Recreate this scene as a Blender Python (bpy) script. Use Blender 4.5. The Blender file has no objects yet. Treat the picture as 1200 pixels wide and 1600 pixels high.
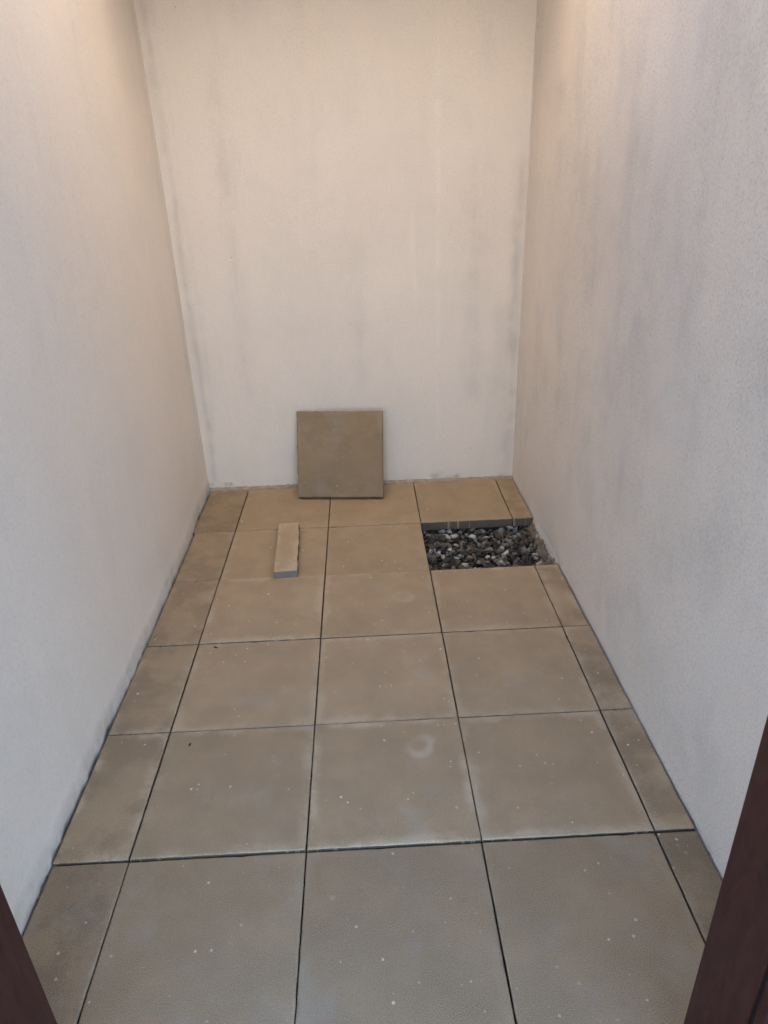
import bpy, bmesh, math, random
import numpy as np
from mathutils import Vector, Matrix

S = bpy.context.scene
COL = S.collection
random.seed(7)
RNG = np.random.default_rng(11)

# ------------------------------------------------------------------ camera
cd = bpy.data.cameras.new("camera")
cam = bpy.data.objects.new("camera", cd)
COL.objects.link(cam)
S.camera = cam
cd.sensor_fit = 'VERTICAL'
cd.sensor_height = 24.0
cd.sensor_width = 18.0
cd.lens = 24.0 * 1097.666 / 1600.0
cd.clip_start = 0.02
cd.clip_end = 500.0
cam.location = (0.220609, -1.384438, 1.742908)
cam.rotation_euler = (1.11424605, 0.03069487, -0.03983761)

# ------------------------------------------------------------------ sky, sun, exposure
SUN_EL = math.radians(30.0)
SUN_AZ = math.radians(120.0)          # measured from +x towards +y: where the sun stands
to_sun = Vector((math.cos(SUN_EL) * math.cos(SUN_AZ), math.cos(SUN_EL) * math.sin(SUN_AZ), math.sin(SUN_EL)))
W = bpy.data.worlds.new("World")
S.world = W
W.use_nodes = True
wn = W.node_tree.nodes
wl = W.node_tree.links
bg = wn['Background']
sky = wn.new('ShaderNodeTexSky')
sky.sky_type = 'NISHITA'
sky.sun_disc = False
sky.sun_elevation = SUN_EL
sky.sun_rotation = math.pi / 2 - SUN_AZ
sky.air_density = 1.0
sky.dust_density = 1.3
sky.ozone_density = 1.0
wl.new(sky.outputs[0], bg.inputs[0])
bg.inputs[1].default_value = 0.15
sd = bpy.data.lights.new("sun", 'SUN')
sd.energy = 4.2
sd.angle = math.radians(0.53)
sd.color = (1.0, 0.86, 0.66)
sun = bpy.data.objects.new("sun", sd)
COL.objects.link(sun)
sun.location = (0, 0, 8)
sun.rotation_euler = to_sun.to_track_quat('Z', 'Y').to_euler()
S.view_settings.view_transform = 'Standard'
S.view_settings.look = 'None'
S.view_settings.gamma = 1.0
S.view_settings.exposure = 2.75
S.render.engine = 'CYCLES'
S.cycles.max_bounces = 6
S.cycles.diffuse_bounces = 5
S.cycles.use_denoising = True
S.cycles.use_adaptive_sampling = True
S.cycles.adaptive_threshold = 0.02
S.cycles.caustics_reflective = False
S.cycles.caustics_refractive = False

# ------------------------------------------------------------------ helpers
def link(name, me, mats=(), parent=None):
    o = bpy.data.objects.new(name, me)
    COL.objects.link(o)
    for m in mats:
        if me is not None and m.name not in me.materials:
            me.materials.append(m)
    if parent is not None:
        o.parent = parent
    return o


def tag(o, label=None, cat=None, group=None, kind=None):
    if label: o['label'] = label
    if cat: o['category'] = cat
    if group: o['group'] = group
    if kind: o['kind'] = kind
    return o


def mesh_from(name, verts, faces, smooth=False, midx=None):
    me = bpy.data.meshes.new(name)
    me.from_pydata([tuple(map(float, v)) for v in verts], [], [tuple(map(int, f)) for f in faces])
    if midx is not None:
        me.polygons.foreach_set('material_index', midx)
    if smooth:
        me.polygons.foreach_set('use_smooth', [True] * len(me.polygons))
    me.update()
    return me


def box_verts(x0, x1, y0, y1, z0, z1):
    v = [(x0, y0, z0), (x1, y0, z0), (x1, y1, z0), (x0, y1, z0), (x0, y0, z1), (x1, y0, z1), (x1, y1, z1), (x0, y1, z1)]
    f = [(0, 3, 2, 1), (4, 5, 6, 7), (0, 1, 5, 4), (1, 2, 6, 5), (2, 3, 7, 6), (3, 0, 4, 7)]
    return v, f


def boxes_mesh(name, lst):
    V, F = [], []
    for b in lst:
        v, f = box_verts(*b)
        n = len(V)
        V += v
        F += [tuple(i + n for i in q) for q in f]
    return mesh_from(name, V, F)


def lattice(seed, n=256):
    return np.random.default_rng(seed).random((n, n))


def vnoise(u, v, seed=0):
    """smooth value noise in 0..1 on arrays"""
    L = lattice(seed)
    n = L.shape[0]
    iu = np.floor(u).astype(int)
    iv = np.floor(v).astype(int)
    fu = u - iu
    fv = v - iv
    fu = fu * fu * (3 - 2 * fu)
    fv = fv * fv * (3 - 2 * fv)
    a = L[iu % n, iv % n]
    b = L[(iu + 1) % n, iv % n]
    c = L[iu % n, (iv + 1) % n]
    d = L[(iu + 1) % n, (iv + 1) % n]
    return (a * (1 - fu) + b * fu) * (1 - fv) + (c * (1 - fu) + d * fu) * fv


def fnoise(u, v, seed=0, oct=3):
    s, a, t = 0, 1.0, 0
    for k in range(oct):
        s = s + a * vnoise(u * 2 ** k, v * 2 ** k, seed + k)
        t += a
        a *= 0.5
    return s / t


def sstep(a, b, x):
    t = np.clip((x - a) / (b - a), 0, 1)
    return t * t * (3 - 2 * t)


# ------------------------------------------------------------------ node helpers
class NT:
    def __init__(self, name):
        self.m = bpy.data.materials.new(name)
        self.m.use_nodes = True
        self.t = self.m.node_tree
        self.t.nodes.clear()
        self.out = self.n('ShaderNodeOutputMaterial')
        self.b = self.n('ShaderNodeBsdfPrincipled')
        self.l(self.b.outputs[0], self.out.inputs[0])

    def n(self, typ, **kw):
        x = self.t.nodes.new(typ)
        for k, v in kw.items():
            setattr(x, k, v)
        return x

    def l(self, a, b):
        self.t.links.new(a, b)

    def val(self, sock, v):
        if isinstance(v, (int, float)):
            sock.default_value = v
        elif isinstance(v, (tuple, list)):
            sock.default_value = tuple(v) + ((1.0,) if len(v) == 3 and sock.type == 'RGBA' else ())
        else:
            self.l(v, sock)

    def math(self, op, a, b=0.0, c=None, clamp=False):
        x = self.n('ShaderNodeMath', operation=op)
        x.use_clamp = clamp
        self.val(x.inputs[0], a)
        self.val(x.inputs[1], b)
        if c is not None:
            self.val(x.inputs[2], c)
        return x.outputs[0]

    def mix(self, f, a, b, blend='MIX'):
        x = self.n('ShaderNodeMix', data_type='RGBA', blend_type=blend)
        self.val(x.inputs[0], f)
        self.val(x.inputs[6], a)
        self.val(x.inputs[7], b)
        return x.outputs[2]

    def coord(self, kind='Object'):
        return self.n('ShaderNodeTexCoord').outputs[kind]

    def mapping(self, vec, scale=(1, 1, 1), loc=(0, 0, 0)):
        x = self.n('ShaderNodeMapping')
        self.l(vec, x.inputs[0])
        x.inputs['Scale'].default_value = scale
        self.val(x.inputs['Location'], loc)
        return x.outputs[0]

    def noise(self, vec, scale, detail=3.0, rough=0.55, dist=0.0):
        x = self.n('ShaderNodeTexNoise')
        self.l(vec, x.inputs['Vector'])
        x.inputs['Scale'].default_value = scale
        x.inputs['Detail'].default_value = detail
        x.inputs['Roughness'].default_value = rough
        x.inputs['Distortion'].default_value = dist
        return x.outputs[0]

    def voro(self, vec, scale, feature='F1'):
        x = self.n('ShaderNodeTexVoronoi', feature=feature)
        self.l(vec, x.inputs['Vector'])
        x.inputs['Scale'].default_value = scale
        return x.outputs['Distance'], x.outputs['Color']

    def ramp(self, f, a, b, lo=0.0, hi=1.0, smooth=True):
        x = self.n('ShaderNodeMapRange')
        x.interpolation_type = 'SMOOTHSTEP' if smooth else 'LINEAR'
        self.val(x.inputs[0], f)
        x.inputs[1].default_value = a
        x.inputs[2].default_value = b
        x.inputs[3].default_value = lo
        x.inputs[4].default_value = hi
        return x.outputs[0]

    def attr(self, name, typ='GEOMETRY'):
        x = self.n('ShaderNodeAttribute')
        x.attribute_type = typ
        x.attribute_name = name
        return x.outputs['Fac']

    def bump(self, h, strength, dist, normal=None):
        x = self.n('ShaderNodeBump')
        x.inputs['Strength'].default_value = strength
        x.inputs['Distance'].default_value = dist
        self.l(h, x.inputs['Height'])
        if normal is not None:
            self.l(normal, x.inputs['Normal'])
        return x.outputs[0]

    def finish(self, color, rough=0.85, normal=None, spec=0.3):
        self.val(self.b.inputs['Base Color'], color)
        self.val(self.b.inputs['Roughness'], rough)
        self.b.inputs['Specular IOR Level'].default_value = spec
        if normal is not None:
            self.l(normal, self.b.inputs['Normal'])
        return self.m


# ------------------------------------------------------------------ materials
def plaster(name, grain_scale, rough_amt, off, tint=True):
    """float-finished render: weathering comes with the wall ('tint'), the sandy grain from here"""
    t = NT(name)
    p = t.mapping(t.coord(), loc=off)
    g = t.noise(p, grain_scale, 3.5, 0.66, 0.1)
    if tint:
        x = t.n('ShaderNodeAttribute')
        x.attribute_name = 'tint'
        c = x.outputs['Color']
    else:
        c = t.mix(0.0, PL, PL)
    c = t.mix(t.ramp(g, 0.26, 0.50, 0.52 * rough_amt, 0.0, False), c, (0.30, 0.265, 0.235))
    c = t.mix(t.ramp(g, 0.54, 0.74, 0.0, 0.45 * rough_amt, False), c, (0.90, 0.86, 0.80))
    # stray pits and fly specks
    d, vc = t.voro(p, 8.5)
    sc = t.n('ShaderNodeSeparateColor'); t.l(vc, sc.inputs[0])
    sz = t.ramp(sc.outputs[1], 0.0, 1.0, 0.012, 0.042, False)
    pit = t.math('MULTIPLY', t.ramp(t.math('SUBTRACT', d, sz), -0.012, 0.012, 1.0, 0.0), t.ramp(sc.outputs[0], 0.90, 0.91))
    c = t.mix(t.math('MULTIPLY', pit, 0.6), c, (0.14, 0.12, 0.10))
    return t.finish(c, 0.92, t.bump(g, min(1.0, 0.9 * rough_amt), 0.0045), 0.2)


PL = (0.80, 0.727, 0.664)
M_left = plaster("plaster_smooth", 120.0, 0.34, (3.1, 0.4, 7.7))
M_back = plaster("plaster_stained", 140.0, 0.40, (8.2, 5.0, 2.6))
M_right = plaster("plaster_rough", 150.0, 0.74, (1.4, 9.3, 4.9))
M_house = plaster("plaster_house", 60.0, 0.4, (12.0, 3.3, 0.4), False)


def slab_face():
    t = NT("concrete_face")
    obj = t.coord()
    rnd = t.n('ShaderNodeObjectInfo').outputs['Random']
    comb = t.n('ShaderNodeCombineXYZ')
    t.l(t.math('MULTIPLY', rnd, 37.0), comb.inputs[0])
    t.l(t.math('MULTIPLY', rnd, 91.0), comb.inputs[1])
    add = t.n('ShaderNodeVectorMath', operation='ADD')
    t.l(obj, add.inputs[0])
    t.l(comb.outputs[0], add.inputs[1])
    p = add.outputs[0]
    sep = t.n('ShaderNodeSeparateXYZ')
    t.l(obj, sep.inputs[0])
    dx = t.math('SUBTRACT', t.attr('half_x', 'OBJECT'), t.math('ABSOLUTE', sep.outputs[0]))
    dy = t.math('SUBTRACT', t.attr('half_y', 'OBJECT'), t.math('ABSOLUTE', sep.outputs[1]))
    dmin = t.n('ShaderNodeMath', operation='SMOOTH_MIN')
    t.l(dx, dmin.inputs[0]); t.l(dy, dmin.inputs[1]); dmin.inputs[2].default_value = 0.03
    cn = t.n('ShaderNodeTexNoise')
    t.l(p, cn.inputs['Vector'])
    cn.inputs['Scale'].default_value = 6.0; cn.inputs['Detail'].default_value = 5.0; cn.inputs['Roughness'].default_value = 0.66
    cloud = cn.outputs[0]
    cs = t.n('ShaderNodeSeparateColor')
    t.l(cn.outputs[1], cs.inputs[0])
    w1, w2, w3 = cs.outputs[0], cs.outputs[1], cs.outputs[2]     # three more independent clouds
    dm = t.math('ADD', dmin.outputs[0], t.math('MULTIPLY', t.math('SUBTRACT', w1, 0.5), 0.06))
    border = t.ramp(dm, 0.006, 0.040, 1.0, 0.0)
    gn = t.n('ShaderNodeTexNoise')
    t.l(p, gn.inputs['Vector'])
    gn.inputs['Scale'].default_value = 400.0; gn.inputs['Detail'].default_value = 3.0; gn.inputs['Roughness'].default_value = 0.7
    grain = gn.outputs[0]
    c = t.mix(t.ramp(cloud, 0.32, 0.68), (0.468, 0.346, 0.217), (0.412, 0.305, 0.192))
    c = t.mix(t.math('MULTIPLY', border, t.math('MULTIPLY', t.attr('border', 'OBJECT'), t.ramp(w2, 0.36, 0.60, 0.05, 1.0))), c, (0.62, 0.50, 0.36))
    c = t.mix(t.math('MULTIPLY', t.attr('dust', 'OBJECT'), t.ramp(w2, 0.52, 0.72)), c, (0.47, 0.43, 0.38))
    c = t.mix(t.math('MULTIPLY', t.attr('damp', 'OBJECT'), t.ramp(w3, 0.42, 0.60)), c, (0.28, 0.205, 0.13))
    c = t.mix(t.ramp(grain, 0.22, 0.53, 0.66, 0.0, False), c, (0.10, 0.078, 0.052))
    c = t.mix(t.ramp(grain, 0.52, 0.74, 0.0, 0.70, False), c, (0.72, 0.61, 0.45))
    # mineral specks of uneven size and mortar splashes
    vp = t.n('ShaderNodeVectorMath', operation='ADD')
    t.l(p, vp.inputs[0])
    sc_ = t.n('ShaderNodeVectorMath', operation='SCALE')
    t.l(gn.outputs[1], sc_.inputs[0]); sc_.inputs['Scale'].default_value = 0.005
    t.l(sc_.outputs[0], vp.inputs[1])
    d, vc = t.voro(vp.outputs[0], 48.0)
    sc = t.n('ShaderNodeSeparateColor'); t.l(vc, sc.inputs[0])
    size = t.ramp(sc.outputs[1], 0.2, 1.0, 0.03, 0.22, False)
    spk = t.math('MULTIPLY', t.ramp(t.math('SUBTRACT', d, size), -0.05, 0.03, 1.0, 0.0), t.math('MULTIPLY', t.ramp(sc.outputs[0], 0.62, 0.92), t.ramp(w3, 0.38, 0.60, 0.15, 1.0)))
    c = t.mix(t.math('MULTIPLY', spk, 0.92), c, (0.84, 0.77, 0.65))
    d2, vc2 = t.voro(vp.outputs[0], 13.0)
    sc2 = t.n('ShaderNodeSeparateColor'); t.l(vc2, sc2.inputs[0])
    sp2 = t.math('MULTIPLY', t.ramp(t.math('ADD', d2, t.math('MULTIPLY', w3, 0.16)), 0.11, 0.20, 1.0, 0.0), t.ramp(sc2.outputs[0], 0.80, 0.96))
    c = t.mix(t.math('MULTIPLY', sp2, 0.5), c, (0.74, 0.66, 0.54))
    # dried ring mark
    rx = t.math('SUBTRACT', sep.outputs[0], t.attr('ring_x', 'OBJECT'))
    ry = t.math('SUBTRACT', sep.outputs[1], t.attr('ring_y', 'OBJECT'))
    rr = t.math('SQRT', t.math('ADD', t.math('MULTIPLY', rx, rx), t.math('MULTIPLY', ry, ry)))
    rr = t.math('ADD', rr, t.math('MULTIPLY', t.math('SUBTRACT', w1, 0.5), 0.075))
    ring = t.ramp(t.math('ABSOLUTE', t.math('SUBTRACT', rr, 0.034)), 0.0, 0.028, 1.0, 0.0)
    ring = t.math('MULTIPLY', ring, t.ramp(t.math('ADD', t.math('SUBTRACT', rx, ry), t.math('MULTIPLY', w2, 0.08)), -0.03, 0.08, 0.15, 1.0))
    ring = t.math('MULTIPLY', ring, t.attr('ring', 'OBJECT'))
    c = t.mix(ring, c, (0.60, 0.53, 0.44))
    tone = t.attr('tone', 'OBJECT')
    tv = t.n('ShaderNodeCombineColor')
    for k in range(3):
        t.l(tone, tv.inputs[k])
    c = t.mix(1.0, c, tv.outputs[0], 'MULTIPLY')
    return t.finish(c, t.ramp(cloud, 0.3, 0.7, 0.68, 0.82), t.bump(grain, 0.10, 0.0010), 0.2)


def slab_core():
    t = NT("concrete_core")
    p = t.mapping(t.coord(), scale=(1, 1, 1))
    streak = t.noise(t.mapping(p, scale=(55, 55, 1.5)), 1.0, 2.0, 0.5)
    g = t.noise(p, 260.0, 3.0, 0.6)
    c = t.mix(t.ramp(g, 0.3, 0.7), (0.105, 0.082, 0.062), (0.165, 0.132, 0.10))
    c = t.mix(t.ramp(streak, 0.64, 0.68, 0.0, 0.5), c, (0.42, 0.365, 0.29))
    return t.finish(c, 0.9, t.bump(g, 0.4, 0.002), 0.2)


def cut_face():
    t = NT("concrete_sawn")
    p = t.coord()
    g = t.noise(p, 240.0, 3.0, 0.6)
    c = t.mix(t.ramp(g, 0.35, 0.7), (0.19, 0.170, 0.155), (0.26, 0.236, 0.215))
    return t.finish(c, 0.85, t.bump(g, 0.2, 0.001), 0.25)


def simple(name, c1, c2, scale=60.0, rough=0.9, bump=0.4, dist=0.003, spec=0.25):
    t = NT(name)
    p = t.coord()
    g = t.noise(p, scale, 4.0, 0.62)
    return t.finish(t.mix(t.ramp(g, 0.32, 0.68), c1, c2), rough, t.bump(g, bump, dist), spec)


M_face = slab_face()
M_core = slab_core()
M_cut = cut_face()
M_footing = simple("grey_footing", (0.17, 0.145, 0.115), (0.30, 0.262, 0.215), 60.0, bump=0.5, dist=0.005)
M_bed = simple("bedding_soil", (0.030, 0.026, 0.022), (0.055, 0.047, 0.038), 90.0)
M_mortar = simple("old_mortar", (0.30, 0.25, 0.185), (0.42, 0.355, 0.27), 30.0, bump=0.3, dist=0.004)
M_st = [simple("stone_dark", (0.050, 0.044, 0.037), (0.105, 0.092, 0.077), 45.0, 0.75),
        simple("stone_brown", (0.095, 0.076, 0.057), (0.18, 0.148, 0.112), 45.0, 0.8),
        simple("stone_grey", (0.15, 0.138, 0.122), (0.29, 0.268, 0.238), 55.0, 0.8),
        simple("stone_pale", (0.42, 0.395, 0.355), (0.66, 0.63, 0.58), 55.0, 0.8)]
M_grit = simple("rusty_grit", (0.16, 0.105, 0.055), (0.30, 0.21, 0.12), 120.0)
M_dirt = simple("dark_dirt", (0.030, 0.024, 0.019), (0.075, 0.06, 0.045), 120.0)
M_chip = simple("pale_chip", (0.42, 0.38, 0.31), (0.60, 0.55, 0.47), 80.0)
M_seal = simple("black_rubber", (0.008, 0.007, 0.008), (0.014, 0.012, 0.013), 60.0, 0.5, 0.05)
M_yard = simple("yard_asphalt", (0.045, 0.046, 0.048), (0.065, 0.066, 0.068), 14.0)
M_render = simple("grey_house_render", (0.42, 0.43, 0.44), (0.48, 0.49, 0.50), 4.0)


def frame_mat():
    t = NT("brown_frame_foil")
    p = t.coord()
    g = t.noise(t.mapping(p, scale=(60, 60, 5)), 1.0, 3.0, 0.6)
    smear = t.noise(t.mapping(p, scale=(22, 22, 7)), 1.0, 4.0, 0.6, 0.8)
    c = t.mix(t.ramp(g, 0.3, 0.7), (0.040, 0.0125, 0.0105), (0.052, 0.0165, 0.0140))
    c = t.mix(t.ramp(smear, 0.66, 0.84, 0.0, 0.30), c, (0.22, 0.19, 0.20))
    d, vc = t.voro(p, 40.0)
    sc = t.n('ShaderNodeSeparateColor'); t.l(vc, sc.inputs[0])
    c = t.mix(t.math('MULTIPLY', t.ramp(d, 0.03, 0.07, 0.7, 0.0), t.ramp(sc.outputs[0], 0.95, 0.96)), c, (0.4, 0.38, 0.36))
    return t.finish(c, t.ramp(smear, 0.35, 0.75, 0.46, 0.66), t.bump(g, 0.06, 0.001), 0.28)


M_frame = frame_mat()

# ------------------------------------------------------------------ walls
def weather(s, z, grime, lime, dirt, seed):
    """colour of the weathered render: clouding, diffuse grey soiling, thin run-off, lime"""
    base = np.array(PL)
    grey = np.array((0.455, 0.435, 0.42))
    brown = np.array((0.26, 0.22, 0.185))
    pale = np.array((0.84, 0.79, 0.72))

    def mix(c, m, k):
        m = np.clip(m, 0, 1)[..., None]
        return c * (1 - m) + k * m
    wob = (fnoise(s * 3, z * 3, seed + 50, 4) - 0.5) * 0.5          # bends the soiling so that it never runs ruler straight
    su = s + wob * 0.18
    clouds = fnoise(su * 1.7, z * 1.3, seed, 5)
    blot = fnoise(su * 5.5, z * 4.0, seed + 7, 5)
    mott = fnoise(s * 19, z * 15, seed + 13, 4)
    runs = fnoise(su * 17, z * 1.5 + wob, seed + 19, 4)
    thin = fnoise(s * 60, z * 4.0, seed + 29, 3)
    c = np.broadcast_to(base, s.shape + (3,)).copy()
    c = mix(c, sstep(0.45, 0.75, blot) * 0.25, pale)
    c = mix(c, dirt * 0.75 * sstep(0.42, 0.74, clouds) * (0.7 + 0.3 * sstep(0.3, 0.7, mott)), grey)
    c = mix(c, dirt * 0.70 * sstep(0.50, 0.76, blot) * (0.75 + 0.25 * sstep(0.3, 0.7, mott)), grey)
    c = mix(c, dirt * 0.40 * sstep(0.54, 0.78, runs) * sstep(0.36, 0.6, blot) * (0.4 + 0.6 * sstep(0.3, 0.7, thin)), grey)
    c = mix(c, dirt * 0.12 * sstep(0.60, 0.85, mott), grey)
    c = mix(c, dirt * 0.25 * sstep(0.55, 0.75, fnoise(s * 2.3, z * 6.0, seed + 37, 4)), np.array((0.60, 0.50, 0.40)))
    g = grime * (0.55 + 0.6 * sstep(0.25, 0.72, mott)) * (0.7 + 0.4 * sstep(0.3, 0.7, thin))
    c = mix(c, g, brown * 0.5 + grey * 0.5)
    c = mix(c, lime * sstep(0.30, 0.55, mott), pale)
    return c


def wall(name, mat, S0, S1, z0, z1, res, place, disp, grime, lime, thick, dirt=0.3, seed=300):
    """place(s, z, d) -> xyz with d the distance into the courtyard"""
    ns = int(round((S1 - S0) / res)) + 1
    nz = int(round((z1 - z0) / res)) + 1
    s, z = np.meshgrid(np.linspace(S0, S1, ns), np.linspace(z0, z1, nz), indexing='ij')
    d = disp(s, z)
    P = place(s, z, d).reshape(-1, 3)
    idx = np.arange(ns * nz).reshape(ns, nz)
    F = np.stack([idx[:-1, :-1], idx[1:, :-1], idx[1:, 1:], idx[:-1, 1:]], -1).reshape(-1, 4)
    # closed body behind the plaster face
    back = place(np.array([S0, S1, S1, S0]), np.array([z0, z0, z1, z1]), np.full(4, -thick)).reshape(-1, 3)
    n = len(P)
    P = np.vstack([P, back])
    faces = [tuple(f) for f in F]
    faces += [(n + 3, n + 2, n + 1, n)]
    faces += [tuple([n, n + 1] + list(idx[::-1, 0])), tuple([n + 2, n + 3] + list(idx[:, -1])),
              tuple([n + 3, n] + list(idx[0, :])), tuple([n + 1, n + 2] + list(idx[-1, ::-1]))]
    me = mesh_from(name, P, faces)
    sm = [True] * len(F) + [False] * (len(faces) - len(F))
    me.polygons.foreach_set('use_smooth', sm)
    col = np.ones((len(P), 4), dtype=np.float32)
    col[:, :3] = PL
    col[:n, :3] = weather(s, z, np.clip(grime(s, z), 0, 1), np.clip(lime(s, z), 0, 1), dirt, seed).reshape(-1, 3)
    a = me.attributes.new('tint', 'FLOAT_COLOR', 'POINT')
    a.data.foreach_set('color', col.ravel())
    me.validate()
    me.update()
    return link(name, me, (mat,))


def xl(y):
    return -0.7285 - 0.020 * sstep(1.7, 2.6, y)


def xr(y):
    return 1.1315 - 0.0045 * y


YB = 2.585
WALL_TOP = 3.7
BACK_TOP = 4.45
RIGHT_TOP = 4.4
YF = -0.52


def run(s, z, s0, width, ztop, zbot, seed, wander=0.012):
    c = s0 + (vnoise(z * 3.0, z * 0 + seed, seed) - 0.5) * 2 * wander
    w = width * (0.6 + 0.8 * vnoise(z * 7.0, z * 0 + 3.3, seed + 1))
    return np.exp(-((s - c) / w) ** 2) * sstep(ztop, ztop - 0.25, z) * sstep(zbot, zbot + 0.15, z)


# left wall (s = y)
def l_disp(s, z):
    d = (fnoise(s * 2.2, z * 2.2, 3) - 0.5) * 0.010 + (fnoise(s * 30, z * 30, 9, 2) - 0.5) * 0.0012
    foot = sstep(0.085, 0.055, z + 0.03 * (fnoise(s * 5, z * 0, 21) - 0.5))
    d += foot * (0.0035 + (fnoise(s * 24, z * 24, 5) - 0.5) * 0.005)
    d += sstep(0.03, -0.01, z) * (fnoise(s * 26, z * 9, 17) - 0.60) * 0.011
    return d


def l_grime(s, z):
    f = sstep(0.085, 0.05, z + 0.03 * (fnoise(s * 5, z * 0, 21) - 0.5)) * (0.10 + 0.16 * fnoise(s * 6, z * 18, 31))
    f += sstep(0.012, 0.0, z) * 0.55 * sstep(0.4, 0.7, fnoise(s * 30, z * 30, 33))
    f *= 1.7
    f += run(s, z, 2.53, 0.022, 3.5, 0.1, 40) * 0.12
    f += 0.35 * sstep(0.016, 0.0, np.abs(z - 0.05)) * sstep(0.71, 0.8, fnoise(s * 14, z * 20, 37))
    return f


wall_left = wall('courtyard_wall', M_left, YF, YB, -0.25, WALL_TOP, 0.012,
                 lambda s, z, d: np.stack([xl(s) + d, s, z], -1), l_disp, l_grime, lambda s, z: z * 0, 0.2, 0.14, 310)
tag(wall_left, 'smooth cream plaster wall along the left side of the courtyard', 'wall', 'plastered courtyard walls')


# back wall (s = x)
def b_disp(s, z):
    d = (fnoise(s * 2.4, z * 2.0, 53) - 0.5) * 0.008 + (fnoise(s * 34, z * 34, 59, 2) - 0.5) * 0.0014
    d += sstep(0.05, 0.0, z) * (fnoise(s * 20, z * 20, 57) - 0.5) * 0.012
    return d


def b_grime(s, z):
    f = run(s, z, -0.70, 0.020, 3.6, 0.0, 60) * 0.30 + run(s, z, -0.66, 0.012, 3.0, 0.3, 61) * 0.10
    f += run(s, z, 1.085, 0.030, 1.9, 0.02, 62) * 0.30 + run(s, z, 1.03, 0.05, 1.2, 0.1, 63) * 0.12
    f += run(s, z, -0.43, 0.045, 2.3, 0.5, 64) * 0.12 + run(s, z, 0.22, 0.06, 1.6, 0.5, 65) * 0.07
    f += run(s, z, 0.86, 0.07, 1.9, 0.4, 66) * 0.13
    f += sstep(0.075, 0.0, z) * sstep(0.50, 0.72, fnoise(s * 12, z * 16, 67)) * (0.28 + 0.5 * sstep(0.45, 0.7, s) * sstep(1.12, 0.8, s))
    f += 0.75 * sstep(0.022, 0.0, np.abs(z - 0.03)) * sstep(-0.52, -0.56, s) * sstep(0.6, 0.68, fnoise(s * 26, z * 30, 68))
    f += 0.08 * sstep(0.45, 0.0, z) * fnoise(s * 4, z * 4, 69)
    return f


def b_lime(s, z):
    f = run(s, z, 0.655, 0.010, 2.6, 0.25, 70, 0.004) * 0.55
    f += run(s, z, 0.545, 0.012, 1.65, 1.05, 71, 0.03) * 0.55
    f += run(s, z, -0.55, 0.006, 1.0, 0.35, 72, 0.005) * 0.30
    f += run(s, z, 0.72, 0.006, 1.4, 0.9, 73, 0.005) * 0.30
    return f


wall_back = wall('courtyard_wall', M_back, -1.4, 1.8, -0.25, BACK_TOP, 0.011,
                 lambda s, z, d: np.stack([s, YB - d, z], -1), b_disp, b_grime, b_lime, 0.2, 0.16, 420)
tag(wall_back, 'plaster end wall behind the leaning concrete slab', 'wall', 'plastered courtyard walls')


# right wall (s = y)
def r_disp(s, z):
    d = (fnoise(s * 2.0, z * 1.8, 83) - 0.5) * 0.009 + (fnoise(s * 40, z * 40, 89, 2) - 0.5) * 0.0018
    pit = sstep(1.50, 1.54, s) * sstep(2.03, 1.99, s)
    d += pit * sstep(0.03, -0.06, z) * (0.018 + (fnoise(s * 16, z * 16, 87) - 0.5) * 0.03)
    return d


def r_grime(s, z):
    f = run(s, z, 0.62, 0.10, 2.6, 1.2, 90, 0.03) * 0.32 + run(s, z, 0.88, 0.07, 2.5, 0.9, 91, 0.03) * 0.24
    f += run(s, z, 1.12, 0.06, 2.3, 0.6, 92, 0.03) * 0.22 + run(s, z, 1.75, 0.05, 2.1, 0.3, 93) * 0.14
    f += run(s, z, 1.45, 0.05, 1.5, 0.2, 94) * 0.15 + run(s, z, 2.45, 0.04, 2.6, 0.3, 95) * 0.16
    f += run(s, z, 2.2, 0.03, 1.4, 0.1, 96) * 0.12 + run(s, z, 2.53, 0.015, 3.5, 0.4, 98, 0.004) * 0.18
    f += 0.36 * np.exp(-((s - 0.50) / 0.14) ** 2 - ((z - 0.62) / 0.12) ** 2)
    f += 0.22 * np.exp(-((s - 0.30) / 0.25) ** 2 - ((z - 0.95) / 0.25) ** 2)
    f += sstep(0.02, 0.0, z) * sstep(0.45, 0.7, fnoise(s * 18, z * 20, 97)) * 0.35
    f += sstep(1.45, 1.55, s) * sstep(2.1, 1.95, s) * sstep(0.05, -0.02, z) * (0.25 + 0.3 * fnoise(s * 12, z * 12, 99))
    return f


def r_lime(s, z):
    return run(s, z, 1.30, 0.018, 1.5, 0.3, 101) * 0.3 + run(s, z, 2.565, 0.008, 3.0, 0.02, 102, 0.002) * 0.4


wall_right = wall('courtyard_wall', M_right, -0.52, YB, -0.25, RIGHT_TOP, 0.010,
                  lambda s, z, d: np.stack([xr(s) - d, s, z], -1), r_disp, lambda s, z: 0.42 * r_grime(s, z) * (1 + 0.6 * (z < 0.06)), r_lime, 0.2, 0.31, 530)
tag(wall_right, 'rough grey-streaked plaster wall beside the open gravel pit', 'wall', 'plastered courtyard walls')

# mortar strip at the foot of the end wall
def strip(name, pts_fn, n, parent, mat):
    V, F = [], []
    for i in range(n):
        V += pts_fn(i / (n - 1))
    k = len(pts_fn(0))
    for i in range(n - 1):
        for j in range(k - 1):
            a = i * k + j
            F.append((a, a + 1, a + k + 1, a + k))
    F.append(tuple(range(k - 1, -1, -1)))
    F.append(tuple((n - 1) * k + j for j in range(k)))
    return link(name, mesh_from(name, V, F, True), (mat,), parent)


nz1 = np.random.default_rng(5).random(400)


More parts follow.
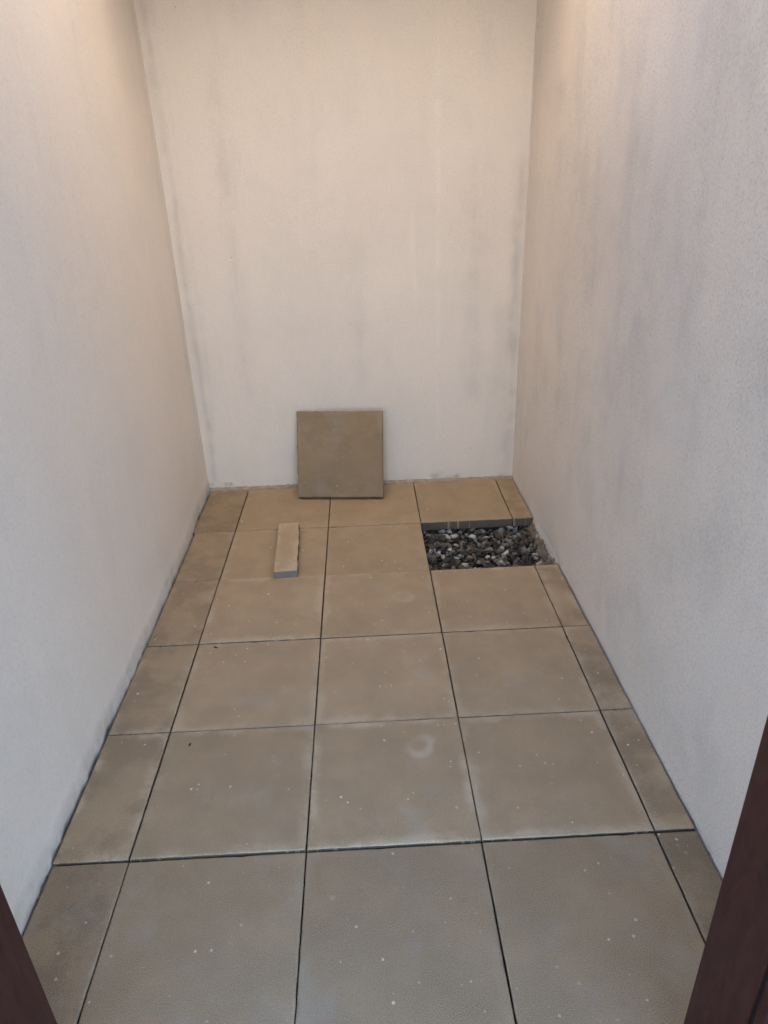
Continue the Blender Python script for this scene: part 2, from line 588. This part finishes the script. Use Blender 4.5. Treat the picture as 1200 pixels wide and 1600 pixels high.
def back_strip(u):
    x = -0.745 + u * 1.868
    i = u * 120
    h = 0.004 + 0.004 * float(vnoise(np.array(i), np.array(0.5), 4)) - 0.005 * u
    y = 2.556 + 0.008 * float(vnoise(np.array(i * 1.3), np.array(0.5), 6))
    return [(x, y, -0.05), (x, y, h - 0.003), (x, y + 0.004, h), (x, 2.585, h + 0.002 + 0.007 * float(vnoise(np.array(i * 2.1), np.array(0.5), 8))), (x, 2.60, h)]


strip('mortar_strip', back_strip, 160, wall_back, M_mortar)


def pit_fillet(u):
    y = 1.505 + u * 0.53
    i = u * 40
    a = float(vnoise(np.array(i), np.array(0.5), 14))
    b = float(vnoise(np.array(i * 0.4), np.array(0.5), 16))
    w = 0.028 + 0.022 * b
    return [(1.128 - w, y, -0.11), (1.128 - w, y, -0.068 + 0.008 * a), (1.124 - 0.5 * w, y, -0.045 + 0.01 * a), (1.122, y, -0.012 + 0.012 * a), (1.14, y, -0.01)]


strip('mortar_fillet', pit_fillet, 60, wall_right, M_footing)

# ------------------------------------------------------------------ doorway side and added light-shaping parts out of view
DX0, DX1, DTOP = -0.404, 0.801, 2.15          # clear opening
FW = 0.075                                    # frame profile width
ox0, ox1, otop = DX0 - FW, DX1 + FW, DTOP + FW
# short wall returns on either side of the doorway
for nm, b_, lab in (('wall_return', (-0.95, ox0, -0.82, -0.523, -0.25, 3.115), 'short plastered wall end carrying the left door jamb'),
                    ('wall_return', (ox1, 1.35, -0.82, -0.523, -0.25, 3.115), 'short plastered wall end carrying the right door jamb')):
    tag(link(nm, boxes_mesh(nm, [b_]), (M_house,)), lab, 'wall', 'wall ends beside the doorway')
# added slab out of view, blocks skylight over the door side
CAN_Y = 0.7
sky_blocker = link('sky_blocker_slab', boxes_mesh('sky_blocker_slab', [(-0.715, 1.115, -0.95, CAN_Y, 3.12, 3.260)]), (M_house,))
tag(sky_blocker, 'added unseen flat slab blocking skylight over the door end of the courtyard', 'sky_blocker')
bounce_blocker = link('bounce_blocker_slab', boxes_mesh('bounce_blocker_slab', [(-0.712, 1.112, 1.72, 2.57, 2.90, 3.02)]), (M_house,))  # added above the view to dim the top of the end wall
tag(bounce_blocker, 'added unseen flat slab shading the top of the end wall', 'bounce_blocker')
# yard in front of the doorway; an added wall out of view bounces warm sun inside
g_ = 60.0
yard = link('yard_ground', mesh_from('yard_ground', [(-g_, -g_, -0.10), (g_, -g_, -0.10), (g_, -0.825, -0.10), (-g_, -0.825, -0.10)], [(0, 1, 2, 3)]), (M_yard,))
tag(yard, kind='structure')
bounce_wall = link('bounce_wall', boxes_mesh('bounce_wall', [(-3.0, 3.4, CAN_Y - 0.35, CAN_Y, 3.265, 6.2)]), (M_house,))  # added unseen wall, sunlit to throw warm light on the walls below
tag(bounce_wall, 'added unseen plastered wall bouncing sunlight down into the courtyard', 'bounce_wall')

frame = link('door_frame', None)
frame.location = (0.2, -0.66, -0.05)
tag(frame, 'dark brown smooth door frame at the lower edges of the view', 'door frame')


def prism(name, poly, z0, z1, mat, parent, bev=0.0015):
    """vertical profile from a plan polygon, with softened edges"""
    bm = bmesh.new()
    lo = [bm.verts.new((x, y, z0)) for x, y in poly]
    hi = [bm.verts.new((x, y, z1)) for x, y in poly]
    n = len(poly)
    bm.faces.new(lo[::-1])
    bm.faces.new(hi)
    for i in range(n):
        bm.faces.new((lo[i], lo[(i + 1) % n], hi[(i + 1) % n], hi[i]))
    bmesh.ops.recalc_face_normals(bm, faces=bm.faces)
    bmesh.ops.bevel(bm, geom=[e for e in bm.edges], offset=bev, segments=2, profile=0.5, affect='EDGES')
    me = bpy.data.meshes.new(name)
    bm.to_mesh(me)
    bm.free()
    o = link(name, me, (mat,))
    o.parent = parent
    o.matrix_parent_inverse = parent.matrix_basis.inverted()
    return o


def jamb(side):
    e = DX1 if side > 0 else DX0
    def P(a, y):                       # a = distance behind the clear edge
        return (e + side * a, y)
    y0 = -0.60
    poly = [P(0, y0), P(0, y0 - 0.143), P(0.012, y0 - 0.143), P(0.012, y0 - 0.152), P(0.002, y0 - 0.152),
            P(0.002, y0 - 0.172), P(0.020, y0 - 0.186), P(0.020, y0 - 0.21), P(FW - 0.002, y0 - 0.21), P(FW - 0.002, y0)]
    j = prism('jamb', poly, -0.05, DTOP, M_frame, frame)
    gpoly = [P(0.004, y0 - 0.1442), P(0.004, y0 - 0.1508), P(0.0115, y0 - 0.1508), P(0.0115, y0 - 0.1442)]
    g = prism('gasket', gpoly, -0.045, DTOP - 0.005, M_seal, frame, 0.0008)
    g.parent = j
    g.matrix_parent_inverse = (frame.matrix_basis @ j.matrix_parent_inverse).inverted() if False else Matrix.Identity(4)
    return j


bpy.context.view_layer.update()
jamb(1)
jamb(-1)
for nm, b in (('threshold', (DX0 + 0.002, DX1 - 0.002, -0.81, -0.53, -0.09, -0.018)),):
    o = prism(nm, [(b[0], b[2]), (b[1], b[2]), (b[1], b[3]), (b[0], b[3])], b[4], b[5], M_frame, frame, 0.004)

# ------------------------------------------------------------------ floor
V, F = box_verts(-0.74, 1.14, -0.53, 2.60, -0.24, -0.10)
floor = link('courtyard_floor', mesh_from('courtyard_floor', V, F), (M_bed,))
tag(floor, kind='structure')
# open joints between the slabs are packed with dark bedding; keep it out of the pit
jf = link('joint_bedding', boxes_mesh('joint_bedding', [
    (-0.735, 1.135, -0.515, 1.49, -0.0995, -0.052), (-0.735, 1.135, 2.035, 2.58, -0.0995, -0.056),
    (-0.735, 0.475, 1.4905, 2.0345, -0.0995, -0.052)]), (M_bed,), floor)


def slab_mesh(name, hx, hy, th, seed, chip=1.0, cut=None, bev=0.0035):
    """paving slab: rough core sides, softened slightly chipped arris, flat face at z = 0"""
    r = np.random.default_rng(seed)
    n = 22
    pts = []
    for k in range(4):
        for i in range(n):
            u = -1 + 2 * i / n
            pts.append([(u * hx, -hy, 0, -1), (hx, u * hy, 1, 0), (-u * hx, hy, 0, 1), (-hx, -u * hy, -1, 0)][k])
    pts = np.array(pts)
    N = len(pts)
    j = r.normal(0, 1, (N, 3)) * 0.0005 * chip
    deep = (r.random(N) > 0.965) * r.random(N) * 0.0045 * chip
    corner = (np.arange(N) % n == 0)
    c = pts[:, :2]
    inn = c * np.array([(hx - 1e-9) / hx, (hy - 1e-9) / hy])

    def inset(d):
        q = c.copy()
        q[:, 0] = np.sign(q[:, 0]) * np.minimum(np.abs(q[:, 0]), hx - d)
        q[:, 1] = np.sign(q[:, 1]) * np.minimum(np.abs(q[:, 1]), hy - d)
        return q
    rings = []
    z = np.zeros(N)
    rings.append(np.column_stack([inset(0.001), z - th]))
    a = inset(0.0)
    rings.append(np.column_stack([a + pts[:, 2:] * j[:, :1] * 0.6, z - bev - deep]))
    b = inset(bev * 0.45)
    rings.append(np.column_stack([b - np.sign(b) * deep[:, None] * 0.4, z - bev * 0.35 - deep * 0.5 + j[:, 1] * 0.5]))
    d = np.zeros((N, 2)); 
    for k in range(N):
        ii = bev * 1.5 + deep[k] + abs(j[k, 2])
        d[k] = (math.copysign(min(abs(c[k, 0]), hx - ii), c[k, 0]), math.copysign(min(abs(c[k, 1]), hy - ii), c[k, 1]))
    rings.append(np.column_stack([d, z]))
    V = np.vstack(rings)
    F, M = [], []
    for q in range(3):
        for i in range(N):
            i2 = (i + 1) % N
            F.append((q * N + i, q * N + i2, (q + 1) * N + i2, (q + 1) * N + i))
            side = i // n
            M.append((2 if (cut is not None and side in cut) else 1) if q == 0 else 0)
    F.append(tuple(range(3 * N, 4 * N))); M.append(0)
    F.append(tuple(range(N - 1, -1, -1))); M.append(1)
    me = mesh_from(name, V, F, False, M)
    for m in (M_face, M_core, M_cut):
        me.materials.append(m)
    return me


def slab(name, x0, x1, y0, y1, z, seed, parent, border=0.5, dust=0.2, damp=0.0, tilt=(0, 0), yaw=0.0, ring=None, ringv=0.0, th=0.05, tone=1.0):
    hx, hy = (x1 - x0) / 2, (y1 - y0) / 2
    me = slab_mesh(name, hx, hy, th, seed)
    o = link(name, me, (), parent)
    o.location = ((x0 + x1) / 2, (y0 + y1) / 2, z)
    o.rotation_euler = (tilt[0], tilt[1], yaw)
    o['half_x'] = float(hx); o['half_y'] = float(hy)
    o['border'] = float(border); o['dust'] = float(dust); o['damp'] = float(damp)
    o['ring'] = float(ringv)
    o['tone'] = float(tone)
    o['ring_x'] = float((ring[0] - o.location[0]) if ring else 5.0)
    o['ring_y'] = float((ring[1] - o.location[1]) if ring else 5.0)
    return o


PITCH = 0.5035
xj = [None, -PITCH, 0.0, PITCH, 2 * PITCH]
G = 0.0019
rr = random.Random(3)
# rows counted from the end wall: row 0 lies against it, row 6 at the door
row_z = [0.000, -0.001, 0.0005, 0.002, 0.001, 0.004, -0.002]
for r in range(7):
    ya = (5 - r) * PITCH - PITCH if r > 0 else 4 * PITCH
    yb = ya + PITCH
    # r = 0: 2.014..2.5175 ; r = 1: 1.5105..2.014 ; ... r = 6: -0.5035..0
    if r == 0:
        ya, yb = 4 * PITCH, 4 * PITCH + 0.540
    else:
        ya, yb = (4 - r) * PITCH, (5 - r) * PITCH
    if r > 5:
        continue
    for c in range(5):
        x0 = [-0.7225, xj[1], xj[2], xj[3], xj[4]][c]
        x1 = [xj[1], xj[2], xj[3], xj[4], 0][c]
        ymid = (ya + yb) / 2
        if c == 4:
            x1 = xr(ymid) - 0.004
        if c == 0:
            x0 = xl(ymid) + 0.008
        if r == 1 and c in (3, 4):
            continue                      # the lifted slab and strip: open gravel pit
        jx = rr.uniform(-0.0008, 0.0008)
        jy = rr.uniform(-0.0010, 0.0010)
        z = row_z[r + 1 if r > 0 else 0] if False else {0: 0.0, 1: -0.0005, 2: 0.0015, 3: 0.0010, 4: 0.0008, 5: -0.0050}[r]
        z += rr.uniform(-0.0010, 0.0010)
        if r == 2 and c == 1: z += 0.004
        if r == 4 and c in (1, 2): z += 0.001
        gx = G + rr.uniform(0, 0.0006)
        gy = G * 0.95 + rr.uniform(0, 0.0006)
        border = {0: 0.25, 1: 0.3, 2: 0.45, 3: 0.6, 4: 0.85, 5: 0.25}[r] * rr.uniform(0.45, 1.2)
        dust = {0: 0.1, 1: 0.2, 2: 0.2, 3: 0.25, 4: 0.3, 5: 0.35}[r]
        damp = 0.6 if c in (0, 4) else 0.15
        ring = None; rv = 0.0
        if r == 4 and c == 2: ring, rv = (0.355, 0.379), 0.48
        if r == 2 and c == 2: ring, rv = (0.361, 1.29), 0.22
        ex = (0.004 if c == 0 else 0)
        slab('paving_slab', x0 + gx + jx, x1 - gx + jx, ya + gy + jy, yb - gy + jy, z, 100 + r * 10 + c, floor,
             border, dust, damp, (rr.uniform(-.0018, .0018), rr.uniform(-.0018, .0018)), rr.uniform(-.0012, .0012), ring, rv, tone=rr.uniform(0.94, 1.06) * {5: 0.79, 4: 0.95, 0: 0.90, 1: 0.96, 2: 1.02, 3: 1.05}.get(r, 1.0) * (0.93 if c in (0, 4) else 1.0))  # row factors add front dirt and paint the light fading towards the door

# ------------------------------------------------------------------ loose pieces
lean = link('concrete_slab', slab_mesh('concrete_slab', 0.25, 0.25, 0.05, 900, 2.4, bev=0.005))
th, yw = 0.330, -0.10343
# local face normal (+z) turns towards the camera; bottom edge rests on its rear arris
up = Vector((0, math.sin(th), math.cos(th)))
nrm = Vector((0, -math.cos(th), math.sin(th)))
Rz = Matrix.Rotation(yw, 3, 'Z')
X = Rz @ Vector((1, 0, 0)); Yv = Rz @ up; Zv = Rz @ nrm
base = Vector((0.0673, 2.3950, 0.0012))
ctr = base + Yv * 0.25 + Zv * 0.05
lean.matrix_world = Matrix(((X.x, Yv.x, Zv.x, ctr.x), (X.y, Yv.y, Zv.y, ctr.y), (X.z, Yv.z, Zv.z, ctr.z), (0, 0, 0, 1)))
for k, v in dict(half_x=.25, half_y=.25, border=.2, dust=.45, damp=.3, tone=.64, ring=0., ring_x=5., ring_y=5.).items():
    lean[k] = v
tag(lean, 'square brown concrete slab leaning upright against the end wall', 'paving slab')

off_me = slab_mesh('slab_offcut', 0.0555, 0.251, 0.045, 901, 1.2, cut=(0,), bev=0.003)
# the long sawn sides wander a little
for v in off_me.vertices:
    t_ = v.co.y
    v.co.x += 0.0016 * math.sin(t_ * 17 + 0.6) + (0.0018 * math.sin(t_ * 60) if v.co.x > 0 else 0)
off = link('slab_offcut', off_me)
off.location = (-0.1955, 1.7420, 0.0462)
off.rotation_euler = (0, 0, math.radians(2.95))
for k, v in dict(half_x=.0555, half_y=.251, border=.5, dust=.5, damp=0., tone=1.05, ring=0., ring_x=5., ring_y=5.).items():
    off[k] = v
tag(off, 'narrow concrete offcut strip with a grey sawn end lying flat on the paving', 'slab offcut')

# ------------------------------------------------------------------ gravel in the pit
def stone_mesh(seed, n=11):
    r = np.random.default_rng(seed)
    p = r.normal(size=(n, 3))
    p /= np.linalg.norm(p, axis=1)[:, None]
    p *= r.uniform(0.75, 1.1, (n, 1))
    p *= np.array([1.0, r.uniform(0.6, 0.85), r.uniform(0.42, 0.7)])
    bm = bmesh.new()
    for q in p:
        bm.verts.new(q)
    res = bmesh.ops.convex_hull(bm, input=bm.verts)
    dead = [g for g in res['geom_unused'] + res['geom_interior'] if isinstance(g, bmesh.types.BMVert)]
    bmesh.ops.delete(bm, geom=list(set(dead)), context='VERTS')
    bmesh.ops.bevel(bm, geom=list(bm.edges), offset=0.012, segments=1, affect='EDGES')
    bmesh.ops.recalc_face_normals(bm, faces=bm.faces)
    me = bpy.data.meshes.new('stone')
    bm.to_mesh(me)
    bm.free()
    return me


shapes = [stone_mesh(200 + i) for i in range(14)]
PX0, PX1, PY0, PY1 = 0.470, 1.105, 1.475, 2.050
rs = random.Random(21)
# lower layers: one mass that nobody could count
V, F, MI = [], [], []
for k in range(1500):
    me = shapes[rs.randrange(14)]
    s = rs.uniform(0.008, 0.016)
    R = Matrix.Rotation(rs.uniform(0, 6.3), 3, 'Z') @ Matrix.Rotation(rs.uniform(-.7, .7), 3, 'X') @ Matrix.Rotation(rs.uniform(-.7, .7), 3, 'Y')
    c = Vector((rs.uniform(PX0, PX1), rs.uniform(PY0, PY1), rs.uniform(-0.100, -0.078)))
    b = len(V)
    V += [R @ (v.co * s) + c for v in me.vertices]
    mi = rs.choices((0, 1, 2, 3), (0.52, 0.25, 0.18, 0.05))[0]
    for pl in me.polygons:
        F.append(tuple(b + i for i in pl.vertices)); MI.append(mi)
gravel = link('gravel', mesh_from('gravel', V, F, False, MI), M_st)
tag(gravel, 'dark angular gravel in the open pit between the slabs', 'gravel', kind='stuff')
variants = {}
for i, me in enumerate(shapes):
    for m in range(4):
        c = me.copy()
        c.materials.clear()
        c.materials.append(M_st[m])
        variants[i, m] = c
cells = [(i, j) for i in range(21) for j in range(14)]
rs.shuffle(cells)
for i, j in cells[:285]:
    x = PX0 + (i + rs.uniform(0.1, 0.9)) * (PX1 - PX0) / 21
    y = PY0 + (j + rs.uniform(0.1, 0.9)) * (PY1 - PY0) / 14
    m = rs.choices((0, 1, 2, 3), (0.40, 0.22, 0.25, 0.13))[0]
    o = link('stone', variants[rs.randrange(14), m], (), gravel)
    s = rs.triangular(0.015, 0.034, 0.021)
    o.scale = (s, s, s)
    o.location = (x, y, -0.083 + s * 0.5 + rs.uniform(-0.004, 0.010))
    o.rotation_euler = (rs.uniform(-.6, .6), rs.uniform(-.6, .6), rs.uniform(0, 6.3))


# ------------------------------------------------------------------ grit, dirt and crumbs
def scatter(name, spots, mats, weights, parent=None, seed=1):
    r = random.Random(seed)
    V, F, MI = [], [], []
    for x, y, z, s in spots:
        me = shapes[r.randrange(14)]
        R = Matrix.Rotation(r.uniform(0, 6.3), 3, 'Z') @ Matrix.Rotation(r.uniform(-.6, .6), 3, 'X')
        b = len(V)
        c = Vector((x, y, z + s * 0.35))
        V += [R @ (v.co * s) + c for v in me.vertices]
        mi = r.choices(range(len(mats)), weights)[0]
        for pl in me.polygons:
            F.append(tuple(b + i for i in pl.vertices)); MI.append(mi)
    return link(name, mesh_from(name, V, F, False, MI), mats, parent)


rg = random.Random(77)
spots = []
for k in range(420):
    y = rg.uniform(1.52, 2.01)
    near = rg.random() ** 1.7
    spots.append((1.112 - near * 0.075, y, -0.066 + 0.045 * (1 - near) ** 1.5 + rg.uniform(0, .006), rg.uniform(0.0018, 0.0050)))
for k in range(160):
    spots.append((rg.gauss(1.088, 0.018), rg.choice((rg.gauss(1.60, 0.04), rg.gauss(1.93, 0.045))), rg.uniform(-0.060, -0.046), rg.uniform(0.002, 0.005)))
spots = [s for s in spots if 1.515 < s[1] < 2.008 and s[0] < 1.118]
grit = scatter('sandy_grit', spots, (M_grit, M_dirt, M_mortar), (0.55, 0.2, 0.25), None, 5)
tag(grit, 'rusty sandy grit along the wall edge of the gravel pit', 'grit', kind='stuff')

spots = []
for k in range(260):                                    # dirt in the gaps along the wall feet
    w = rg.random()
    if w < 0.3:
        spots.append((rg.uniform(-0.73, 1.11), rg.uniform(2.545, 2.578), 0.006, rg.uniform(0.001, 0.0032)))
    elif w < 0.65:
        y = rg.uniform(-0.4, 2.5)
        spots.append((xl(y) + rg.uniform(0.003, 0.009), y, -0.012, rg.uniform(0.001, 0.003)))
    else:
        y = rg.choice((rg.uniform(-0.4, 1.5), rg.uniform(2.03, 2.5)))
        spots.append((xr(y) - rg.uniform(0.001, 0.006), y, -0.006, rg.uniform(0.001, 0.003)))
for k in range(40):
    spots.append((rg.gauss(1.112, 0.004), rg.uniform(2.03, 2.45), -0.001, rg.uniform(0.0012, 0.0035)))
for k in range(520):                                    # grit caught in the slab joints
    if rg.random() < 0.5:
        spots.append((rg.choice(xj[1:]) + rg.uniform(-.003, .003), rg.uniform(-0.48, 1.5), -0.0035, rg.uniform(0.0007, 0.0019)))
    else:
        spots.append((rg.uniform(-0.70, 1.10), rg.choice((0.0, PITCH, 2 * PITCH)) + rg.uniform(-.003, .003), -0.003, rg.uniform(0.0007, 0.0019)))
dirt = scatter('crumbled_dirt', spots, (M_dirt, M_mortar, M_grit), (0.6, 0.25, 0.15), None, 6)
tag(dirt, 'dark crumbled dirt in the slab joints and along the wall feet', 'dirt', kind='stuff')

spots = [(-0.118, 1.415, 0.001, 0.0042), (-0.128, 1.49, 0.001, 0.0036), (-0.130, 1.65, 0.001, 0.0035)]
for k in range(26):
    spots.append((rg.gauss(-0.17, 0.06), rg.gauss(1.44, 0.03), 0.0008, rg.uniform(0.0008, 0.002)))
for k in range(120):
    spots.append((rg.uniform(-0.7, 1.08), rg.uniform(-0.45, 1.4), 0.001, rg.uniform(0.0006, 0.0016)))
crumb = scatter('mortar_crumbs', spots, (M_chip, M_mortar, M_dirt), (0.55, 0.3, 0.15), None, 8)
tag(crumb, 'tiny pale mortar crumbs strewn over the paving', 'crumbs', kind='stuff')


def scrap(x, y, sc, seed, label):
    """a curled bit of dead leaf"""
    r = random.Random(seed)
    n = 7
    V, F = [], []
    for i in range(n):
        u = i / (n - 1)
        w = math.sin(math.pi * min(max(u, .06), .94)) * (0.35 + 0.1 * r.random())
        for s in (-1, 0, 1):
            V.append(((u - .5) * 2 * sc, s * w * sc, 0.25 * sc * (abs(s) * 0.8 + (u - .5) ** 2 * 2) + 0.0008 + r.uniform(0, .06) * sc))
    for i in range(n - 1):
        for k in range(2):
            a = i * 3 + k
            F.append((a, a + 3, a + 4, a + 1))
    me = mesh_from('leaf_scrap', V, F, True)
    o = link('leaf_scrap', me, (M_dirt,))
    o.location = (x, y, 0.0025)
    o.rotation_euler = (0, 0, r.uniform(0, 6))
    so = o.modifiers.new('thickness', 'SOLIDIFY')
    so.thickness = 0.0008
    return tag(o, label, 'leaf scrap', 'dark leaf scraps on the paving')


scrap(-0.427, 0.973, 0.011, 1, 'dark leaf scrap just in front of a raised slab edge')
scrap(-0.420, 0.434, 0.008, 2, 'dark leaf scrap lying nearer the door on a large left slab')
